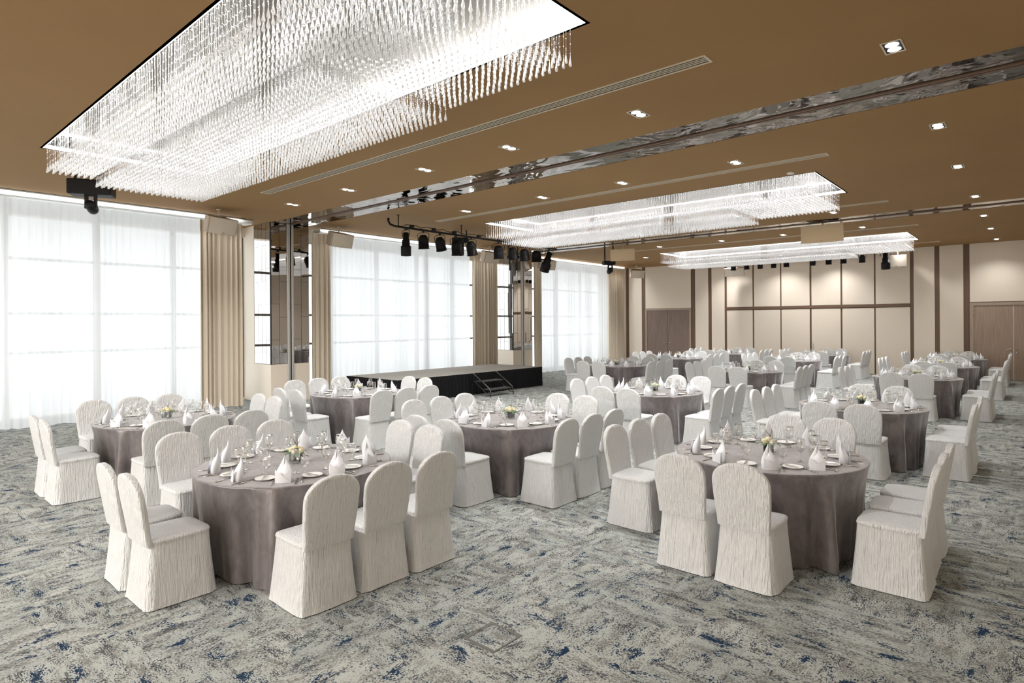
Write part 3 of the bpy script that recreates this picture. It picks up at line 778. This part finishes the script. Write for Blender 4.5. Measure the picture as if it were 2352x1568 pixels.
me = MB().box(-.13, -.09, -.05, .05, -.34, .02).box(.09, .13, -.05, .05, -.34, .02).mesh('yoke', M['black']); bevel_mesh(me, .01, 1); obj('yoke', me, mh)
hh = MB().lathe([(0, 0.12), (.06, .11), (.085, .04), (.09, -.22), (.07, -.30), (0, -.29)], 16).xf(Matrix.Translation((0, 0, -.20)) @ Matrix.Rotation(.12, 4, 'X'))
obj('head', hh.mesh('head', pmat('dark_silver_plastic', (0.13, 0.12, 0.12), 0.3)), mh)
moving_head((-10.85, 17.3, 3.98), 0.9, 'small black moving light under the tan loudspeaker before the far corner', 1.0, (1.3, 0), (0.2, 0.12, 0.08))
# far lighting bar behind the third chandelier
fb = thing('lighting_bar', 'black pipe lighting bar behind the farthest chandelier', 'lighting bar', (-9.3, 24.0, 4.42))
obj('pipe', MB().tube([(0, 0, 0), (5.3, 0, 0)], 0.025, 8).mesh('pipe', M['black']), fb)
for xx in (0.3, 2.6, 5.0): obj('hanger', MB().tube([(xx, 0, 0), (xx, 0, HC - 4.42)], 0.012, 6).mesh('hanger', M['black']), fb)
for k, x in enumerate((-9.24, -8.71, -8.19, -7.68, -7.22, -6.29, -5.76, -5.28, -4.69)):
    spot((x, 24.0, 4.42), 0.2, 0.0 + 0.1 * (k % 3), 0.24, 0.10, 'par', 'black spotlight tip, %s from left under the farthest chandelier' % (['first', 'second', 'third', 'fourth', 'fifth', 'sixth', 'seventh', 'eighth', 'ninth'][k]), 'black spotlights behind the farthest chandelier', 0.15)
spot((-3.98, 24.0, 4.42), 0.2, 0.0, 0.56, 0.13, 'profile', 'long black spotlight hanging beside the beige loudspeaker on the end wall', 'black spotlights behind the farthest chandelier', 0.12)

# ------------------------------------------------------------------ stage
SX0, SX1, SY0, SY1, SZ = -14.05, -11.87, 9.25, 14.95, 0.59
st = thing('stage', 'low stage with grey carpet top and black pleated skirt', 'stage', (0, 0, 0))
for i in range(2):
    for j in range(3):
        xa = SX0 + (SX1 - SX0) * i / 2; xb = SX0 + (SX1 - SX0) * (i + 1) / 2
        ya = SY0 + (SY1 - SY0) * j / 3; yb = SY0 + (SY1 - SY0) * (j + 1) / 3
        me = MB().box(xa + .004, xb - .004, ya + .004, yb - .004, SZ - .06, SZ).mesh('deck_panel', M['stage_top']); bevel_mesh(me, .004, 1)
        obj('deck_panel', me, st)
        for (lx, ly) in ((xa + .1, ya + .1), (xb - .1, yb - .1)):
            obj('leg', MB().tube([(lx, ly, 0), (lx, ly, SZ - .06)], .02, 6).mesh('leg', M['black']), st)
obj('edge_trim', MB().box(SX0 - .006, SX1 + .006, SY0 - .006, SY0 + .002, SZ - .07, SZ + .003).box(SX1 - .002, SX1 + .006, SY0, SY1, SZ - .07, SZ + .003).box(SX0 - .006, SX1 + .006, SY1 - .002, SY1 + .006, SZ - .07, SZ + .003).mesh('edge_trim', M['black']), st)
path = [(SX0, SY0), (SX1, SY0), (SX1, SY1), (SX0, SY1)]
rowt = []; rowb = []
acc = 0
for k in range(3):
    (xa, ya), (xb, yb) = path[k], path[k + 1]; L = math.hypot(xb - xa, yb - ya); n = int(L / 0.02)
    dx, dy = (xb - xa) / L, (yb - ya) / L; nx, ny = dy, -dx
    for q in range(n):
        s = q / n * L; a = 0.012 * math.sin(2 * PI * (acc + s) / 0.13); c2 = 0.022 * math.sin(2 * PI * (acc + s) / 0.13 + .4) + .01 * math.sin((acc + s) * 17)
        rowt.append((xa + dx * s + nx * (a + .012), ya + dy * s + ny * (a + .012), SZ - .01))
        rowb.append((xa + dx * s + nx * (c2 + .035), ya + dy * s + ny * (c2 + .035), 0.006))
    acc += L
midr = [((a[0] + b[0]) / 2, (a[1] + b[1]) / 2, (a[2] + b[2]) / 2) for a, b in zip(rowt, rowb)]
obj('skirt', MB().grid([rowt, midr, rowb]).mesh('skirt', M['black_cloth']), st)
# steps
sp = thing('stage_steps', 'black metal two-tread steps with handrails in front of the stage', 'steps', (SX1 + 0.07, 12.2, 0), 0)
grey_tread = pmat('dark_grey_tread', (0.045, 0.045, 0.045), .7)
for k, (x, z) in enumerate(((0.12, 0.40), (0.42, 0.20))):
    me = MB().box(x, x + .26, -.42, .42, z - .03, z).mesh('tread', grey_tread); bevel_mesh(me, .004, 1); obj('tread', me, sp)
rail_m = pmat('dark_steel_rail', (0.10, 0.10, 0.10), .3, .9)
for s in (-1, 1):
    yy = s * .46
    obj('side_rail', MB().tube([(0.02, yy, 0), (0.02, yy, .58), (0.08, yy, .60), (0.68, yy, .22), (0.72, yy, .14), (0.72, yy, 0)], .016, 8)
        .tube([(0.02, yy, .40), (.12, yy, .38), (.58, yy, .08), (.70, yy, .06)], .014, 8).mesh('side_rail', rail_m), sp)
for x, z in ((0.14, .37), (0.66, .17)):
    obj('cross_bar', MB().tube([(x, -.46, z), (x, .46, z)], .012, 6).mesh('cross_bar', rail_m), sp)

# floor box
fbx = thing('floor_box', 'square floor socket box with grey trim let into the carpet', 'floor box', (-2.63, 2.79, 0), 0.0)
w = 0.135
m = MB().box(-w, w, -w, -w + .022, 0, .003).box(-w, w, w - .022, w, 0, .003).box(-w, -w + .030, -w + .022, w - .022, 0, .003).box(w - .012, w, -w + .022, w - .022, 0, .003)
obj('trim', m.mesh('trim', M['brass']), fbx)
obj('latch', MB().box(-w + .004, -w + .034, -.015, .02, .003, .0045).mesh('latch', M['grout']), fbx)
obj('lid', MB().box(-w + .031, w - .013, -w + .023, w - .023, 0.0005, .002).mesh('lid', M['carpet']), fbx)

# ------------------------------------------------------------------ tableware prototypes
def superring(cx, cyy, hx, hy, z, n, e, fn=None):
    pts = []
    for k in range(n):
        a = 2 * PI * k / n; ca, sa = math.cos(a), math.sin(a)
        x = math.copysign(abs(ca) ** (2 / e), ca) * hx; y = math.copysign(abs(sa) ** (2 / e), sa) * hy
        if fn:
            d = fn(a, z); x *= 1 + d; y *= 1 + d
        pts.append((cx + x, cyy + y, z))
    return pts
CHAIR_MATS = M['satin']
def chair_meshes(seed):
    r = random.Random(seed); ph = [r.uniform(0, 6.28) for _ in range(8)]
    # skirt
    N = 64
    rings = []
    for t in (0, .04, .12, .25, .4, .55, .7, .85, .96, 1.0):
        z = 0.462 + (0.006 - 0.462) * t
        g = t ** 1.25
        hx = 0.200 + 0.034 * g; y0 = -0.213 - 0.037 * g; y1 = 0.213 + 0.040 * g
        def fn(a, zz, t=t):
            return t * (0.010 * math.sin(5 * a + ph[0]) + 0.010 * math.sin(9 * a + ph[1]) * t + 0.008 * math.sin(17 * a + ph[2] + 2 * t) + .004 * math.sin(29 * a + ph[3]))
        rings.append(superring(0, (y0 + y1) / 2, hx, (y1 - y0) / 2, z, N, 7.5, fn))
    # hem turned slightly outwards
    rings[-1] = [(x * 1.012, y * 1.012, z) for x, y, z in rings[-1]]
    sk = MB().rings(rings).mesh('skirt', CHAIR_MATS)
    # seat cushion
    rs = []
    for hx, hy, z in ((.204, .215, .452), (.209, .219, .466), (.204, .214, .481), (.18, .19, .489), (.10, .11, .493), (.01, .012, .494)):
        rs.append([(x, y, zz + .002 * math.sin(12 * x + ph[4]) * math.sin(14 * y + ph[5])) for x, y, zz in superring(0, 0.0, hx, hy, z, 40, 6.5)])
    se = MB().rings(rs, cap1=True).mesh('seat', CHAIR_MATS)
    # backrest
    rb = []
    prof = [(.440, .196), (.50, .198), (.57, .203), (.64, .209), (.70, .214)]
    prof.append((.775, .217))
    for k in range(1, 11):
        q = 1 - (1 - k / 10) ** 1.7; prof.append((.775 + .168 * q, .217 * max((1 - q ** 2.2) ** (1 / 2.2), .05)))
    for z, wd in prof:
        yc = -.205 - .080 * (z - .44) / .50
        thick = .026 if wd > .06 else .018
        rb.append([(x, y - .006 * (1 - (x / .22) ** 2), zz) for x, y, zz in superring(0, yc, wd * (1 + .006 * math.sin(z * 23 + ph[6])), thick, z, 40, 6.5)])
    bk = MB().rings(rb, cap1=True).mesh('backrest', CHAIR_MATS)
    return sk, se, bk
chair_protos = []
for sdd in range(4): chair_protos.append(chair_meshes(sdd + 1))

def napkin_mesh(seed):
    """standing fan-folded napkin: a rolled cone with a pointed leaf-shaped back and a crossed front"""
    r = random.Random(seed); m = MB(); N = 28
    H = 0.205 + r.uniform(-.012, .008)
    rows = []
    for t in (0, .12, .3, .5, .68, .82, .93, 1.0):
        row = []
        for k in range(N):
            a = 2 * PI * k / N                      # 0 = back (tall point), PI = front (low)
            tall = (0.5 + 0.5 * math.cos(a)) ** 1.5
            low = (0.5 - 0.5 * math.cos(a + .5)) ** 5
            top = 0.120 + (H - .120) * tall + 0.02 * low
            wid = 0.058 * (1 + .18 * math.sin(PI * min(1, t * 1.1)))
            close = 1 - .96 * t ** 3.0
            x = math.sin(a) * wid * close
            y = math.cos(a) * 0.040 * (1 - .25 * t) * (1 - .9 * t ** 4) + .016 * t * t
            row.append((x, y, top * t + .0005))
        rows.append(row)
    m.rings(rows)
    for sg in (-1, 1):                              # the two flaps wrapping across the front
        fl = []
        for q in range(5):
            v = q / 4
            fl.append([(sg * (-.060 + .118 * u_), -.040 - .010 * math.sin(PI * u_) - (.003 if sg > 0 else 0), .001 + v * (.010 + .095 * (1 - u_))) for u_ in (0, .2, .4, .6, .8, 1)])
        m.grid(fl)
    return m.mesh('napkin', M['napkin'])
napkins = [napkin_mesh(k) for k in range(3)]
plate_me = MB().lathe([(0.0, .001), (.045, .001), (.05, .004), (.080, .013), (.082, .016), (.078, .016), (.052, .009), (.0, .008)], 28).mesh('plate', M['china'])
def glass_mesh(rim, belly, hb, h, name):
    p = [(0.0, .0005), (.034, .0005), (.035, .003), (.012, .008), (.0038, .018), (.0034, hb * .55), (.0036, hb * .86), (.012, hb * .93), (belly * .62, hb * 1.02),
         (belly * .93, hb + (h - hb) * .26), (belly, hb + (h - hb) * .42), (belly * .96, hb + (h - hb) * .62), ((belly + rim) / 2, hb + (h - hb) * .82), (rim, h), (rim - .0015, h)]
    return MB().lathe(p, 14).mesh(name, M['glass'])
wine_me = glass_mesh(.029, .036, .095, .205, 'wine_glass')
goblet_me = glass_mesh(.031, .035, .065, .150, 'water_goblet')
def knife_mesh(L=.21):
    m = MB().box(-.0045, .0045, -L / 2, -L / 2 + .09, .001, .007)
    m.add([(-.007, -L / 2 + .09, .002), (.007, -L / 2 + .09, .002), (.009, L / 2 - .03, .003), (.0, L / 2, .003), (-.006, L / 2 - .02, .003),
           (-.007, -L / 2 + .09, .005), (.007, -L / 2 + .09, .005), (.009, L / 2 - .03, .005), (.0, L / 2, .005), (-.006, L / 2 - .02, .005)],
          [(4, 3, 2, 1, 0), (5, 6, 7, 8, 9), (0, 1, 6, 5), (1, 2, 7, 6), (2, 3, 8, 7), (3, 4, 9, 8), (4, 0, 5, 9)])
    return m.mesh('knife', M['steel'])
def fork_mesh(L=.19):
    m = MB().tube([(0, -L / 2, .003), (0, -L / 2 + .08, .005), (0, L / 2 - .07, .008), (0, L / 2 - .055, .006)], [.005, .0035, .003, .006], 6)
    m.box(-.011, .011, L / 2 - .058, L / 2 - .040, .004, .007)
    for x in (-.0095, -.0032, .0032, .0095): m.box(x - .0014, x + .0014, L / 2 - .040, L / 2, .004, .0065)
    return m.mesh('fork', M['steel'])
def spoon_mesh(L=.18):
    m = MB().tube([(0, -L / 2, .003), (0, -L / 2 + .07, .005), (0, L / 2 - .05, .007)], [.005, .0035, .003], 6)
    b = MB().lathe([(0.0, 0), (.012, .002), (.018, .006), (.0195, .008), (.016, .007), (.0, .003)], 12)
    b.xf(Matrix.Translation((0, L / 2 - .025, .001)) @ Matrix.Diagonal((1, 1.5, 1, 1)))
    m.add(b.v, b.f, 0, True)
    return m.mesh('spoon', M['steel'])
knife_me, fork_me, spoon_me, bknife_me = knife_mesh(), fork_mesh(), spoon_mesh(), knife_mesh(.15)
bknife_me.name = 'butter_knife'

def centrepiece():
    root = thing('flower_centrepiece', '', 'flowers')
    w = .048; h = .085
    g = MB().box(-w, w, -w, w, 0.0005, .012).box(-w, w, -w, -w + .004, .012, h).box(-w, w, w - .004, w, .012, h).box(-w, -w + .004, -w + .004, w - .004, .012, h).box(w - .004, w, -w + .004, w - .004, .012, h)
    obj('vase', g.mesh('vase', M['pane']), root)
    obj('leaf_wrap', MB().box(-w + .006, w - .006, -w + .006, w - .006, .014, h - .004).mesh('leaf_wrap', M['dark_leaf']), root)
    rs = []
    for k, (x, y, z, r) in enumerate(((-.035, -.02, .115, .036), (.03, -.03, .112, .034), (0.0, .03, .118, .038), (.045, .025, .108, .030), (-.04, .035, .105, .028), (0.0, -.005, .135, .032))):
        m = MB(); m.lathe([(0.0, -r * .8), (r * .6, -r * .6), (r * .75, 0), (r * .55, r * .5), (r * .2, r * .62), (0, r * .5)], 10)
        for q in range(7):
            a = q * 2.4; rr = r * (.55 + .4 * (q / 7)); 
            gr = []
            for v in (0, .5, 1):
                gr.append([(math.cos(a + s * .55) * rr * (1 + .25 * v), math.sin(a + s * .55) * rr * (1 + .25 * v), -r * .5 + v * r * (1.15 - .07 * q)) for s in (-1, -.4, .4, 1)])
            m.grid(gr)
        obj('rose', m.mesh('rose', M['rose']), root, (x, y, z))
    rl = random.Random(4)
    for k in range(12):
        a = k * .52 + rl.uniform(-.2, .2); L = rl.uniform(.055, .09); wl = .013; c, s = math.cos(a), math.sin(a); dz = rl.uniform(-.01, .03)
        pts = []
        for t, ww in ((0, .2), (.35, 1), (.7, .8), (1, 0.05)):
            r0 = .045 + L * t; z = .088 + dz * t + .02 * math.sin(PI * t) - .02 * t
            pts.append([(c * r0 - s * wl * ww * q, s * r0 + c * wl * ww * q, z + .003 * (q == 0)) for q in (-1, 0, 1)])
        obj('leaf', MB().grid(pts).mesh('leaf', M['leaf']), root)
    for p in (((0, .02, .12), (.01, .0, .17), (-.015, -.01, .20), (-.05, .0, .235)), ((.02, .0, .12), (.015, .01, .17), (.03, 0, .20), (.025, .0, .24))):
        obj('twig', MB().tube(p, [.003, .0025, .002, .0012], 5).mesh('twig', M['twig']), root)
    return root
cp0 = centrepiece()

# tablecloth
TR, TZ = 0.83, 0.76
def cloth_mesh(seed):
    r = random.Random(seed); N = 200
    ph = [r.uniform(0, 6.28) for _ in range(5)]
    chair_as = [math.radians(a) for a in (0, 180, 90, 270)]
    nf = r.choice([13, 14, 15])
    rows = [[(0, 0, TZ)] * N]
    for rr in (.3, .6, .78, .815, .828):
        zz = TZ - (0.002 if rr > .82 else 0)
        rows.append([(rr * math.cos(2 * PI * k / N), rr * math.sin(2 * PI * k / N), zz) for k in range(N)])
    for t in (.015, .05, .12, .22, .35, .5, .65, .8, .92, 1.0):
        z = TZ - .004 - (TZ - .012) * t; row = []
        for k in range(N):
            a = 2 * PI * k / N
            # pressed in by the chairs on the four sides, free between
            side = max(math.cos(a - c) for c in chair_as)
            free = min(1, max(0, (0.97 - side) / .22))
            f = math.sin(nf * a + ph[0] + .9 * math.sin(2 * a + ph[1])) ; f = f + .25 * math.sin(2 * nf * a + ph[3])
            f2 = math.sin(2.3 * nf * a + ph[2])
            amp = t ** .6 * (.006 + .078 * free)
            rad = .832 - .088 * (1 - free) * t ** .6 + t * .030 * free + amp * f + .3 * amp * f2
            row.append((rad * math.cos(a), rad * math.sin(a), z))
        rows.append(row)
    return MB().rings(rows).mesh('tablecloth', M['cloth'])
cloths = [cloth_mesh(s) for s in range(4)]
def table_proto():
    root = thing('banquet_table', '', 'table')
    obj('tabletop', MB().lathe([(0.0, .727), (TR - .012, .727), (TR - .012, .757), (0.0, .757)], 40).mesh('tabletop', M['strip']), root)
    for sx in (-1, 1):
        for sy in (-1, 1):
            obj('leg', MB().tube([(sx * .42, sy * .42, 0), (sx * .42, sy * .42, .727)], .016, 8).mesh('leg', M['black']), root)
    return root
tp0 = table_proto()

# ------------------------------------------------------------------ tables, chairs and settings
# column, rank, x, y, pair shift, detail
TABLES = [('middle', 0, -5.01, 2.77, -.13), ('right', 0, -1.93, 5.83, 0.0), ('middle', 1, -5.17, 5.84, .02), ('left', 0, -8.68, 2.97, 0), ('left', 1, -9.22, 6.31, 0),
          ('middle', 2, -5.17, 9.74, 0), ('right', 1, -1.97, 9.96, 0.03), ('left', 2, -9.13, 14.96, 0), ('left', 3, -9.30, 19.15, 0), ('left', 4, -8.95, 22.9, 0),
          ('middle', 3, -5.52, 15.25, 0), ('middle', 4, -5.87, 20.1, 0), ('middle', 5, -5.86, 23.75, 0), ('right', 2, -2.03, 15.6, 0), ('right', 3, -2.01, 19.8, 0), ('right', 4, -2.05, 23.75, 0)]
RANK = ['front', 'second', 'third', 'fourth', 'fifth', 'sixth']
def tname(col, k): return '%s table of %s column' % (RANK[k], col)
# seat: (angle deg, phrase)
SEATS = [(0, 'middle, aisle side', 0, 0), (36, 'farthest, aisle side', 0, 1), (-36, 'nearest, aisle side', 0, -1),
         (72, 'right of far pair', 1, 1), (108, 'left of far pair', 1, -1),
         (144, 'farthest, window side', 2, 1), (180, 'middle, window side', 2, 0), (216, 'nearest, window side', 2, -1),
         (252, 'left of near pair', 3, -1), (288, 'right of near pair', 3, 1)]
first_t = True
chair_n = 0
for ti, (col, rank, tx, ty, psh) in enumerate(TABLES):
    tn = tname(col, rank); r = random.Random(100 + ti)
    near = ty < 11.5
    t = tp0 if first_t else copy_tree(tp0)
    t.location = (tx, ty, 0)
    tag(t, 'round banquet table under its cloth, ' + tn, 'table', 'round banquet tables')
    cl = obj('tablecloth', cloths[ti % 4], None, (tx, ty, 0), (0, 0, (ti % 4) * PI / 2))
    tag(cl, 'mauve-grey satin tablecloth falling to the floor, ' + tn, 'tablecloth', 'round tablecloths')
    c = cp0 if first_t else copy_tree(cp0)
    first_t = False
    c.location = (tx + .01, ty - .01, TZ); c.rotation_euler = (0, 0, .3 + r.uniform(-.5, .5))
    tag(c, 'cream roses in a square glass vase, centre of ' + tn, 'flowers', 'rose centrepieces')
    for ang, ph, side, k in SEATS:
        # chair
        dd = 1.07 + r.uniform(-.01, .015)
        if side == 0 and (col, rank) in (('middle', 0), ('middle', 1)): dd -= .07
        if side == 0: p = (dd, (.06 if (col, rank) == ('middle', 0) else 0) + .49 * k + r.uniform(-.006, .006)); rz = PI / 2
        elif side == 1: p = (.25 * k + psh * 0 + r.uniform(-.01, .01), dd + .01); rz = PI
        elif side == 2: p = (-dd, .492 * k + r.uniform(-.006, .006)); rz = -PI / 2
        else: p = (.25 * k + psh + r.uniform(-.004, .004), -dd); rz = 0
        ch = thing('banquet_chair', 'white satin covered chair, %s, %s' % (ph, tn), 'chair', (tx + p[0], ty + p[1], 0), rz + r.uniform(-.010, .010), 'white covered banquet chairs')
        sk, se, bk = chair_protos[(ti * 3 + chair_n) % 4]; chair_n += 1
        obj('skirt', sk, ch); obj('seat', se, ch); obj('backrest', bk, ch)
        # setting
        a = math.radians(ang); er = (math.cos(a), math.sin(a)); et = (-math.sin(a), math.cos(a))
        def at(rad, tan): return (tx + er[0] * rad + et[0] * tan, ty + er[1] * rad + et[1] * tan, TZ)
        seat = ph + ', ' + tn
        n_ = obj('napkin', napkins[r.randrange(3)], None, at(.66 + r.uniform(-.02, .01), r.uniform(-.015, .015)), (0, 0, a - PI / 2 + r.uniform(-.7, .7) + PI))
        tag(n_, 'folded standing white napkin, ' + seat, 'napkin', 'folded napkins')
        p_ = obj('plate', plate_me, None, at(.56 + r.uniform(-.01, .01), -.165), (0, 0, 0))
        tag(p_, 'white side plate, ' + seat, 'plate', 'white side plates')
        w_ = obj('wine_glass', wine_me, None, at(.41 + r.uniform(-.015, .015), .045), (0, 0, r.uniform(0, 6)))
        tag(w_, 'tall stemmed wine glass, ' + seat, 'glass', 'wine glasses')
        g_ = obj('water_goblet', goblet_me, None, at(.46 + r.uniform(-.015, .015), .125), (0, 0, r.uniform(0, 6)))
        tag(g_, 'short stemmed water goblet, ' + seat, 'glass', 'water goblets')
        if near:
            f_ = obj('fork', fork_me, None, at(.68, -.095), (0, 0, a + PI / 2 + r.uniform(-.05, .05)))
            tag(f_, 'silver fork, ' + seat, 'fork', 'forks')
            k_ = obj('knife', knife_me, None, at(.68, .085), (0, 0, a + PI / 2 + r.uniform(-.05, .05)))
            tag(k_, 'silver table knife, ' + seat, 'knife', 'table knives')
            s_ = obj('spoon', spoon_me, None, at(.66, .125), (0, 0, a + PI / 2 + r.uniform(-.05, .05)))
            tag(s_, 'silver soup spoon, ' + seat, 'spoon', 'soup spoons')
            b_ = obj('butter_knife', bknife_me, None, at(.56, -.175), (0, 0, a + PI / 2 + r.uniform(-.15, .15)))
            b_.location.z = TZ + .015
            tag(b_, 'butter knife on plate, ' + seat, 'knife', 'butter knives')
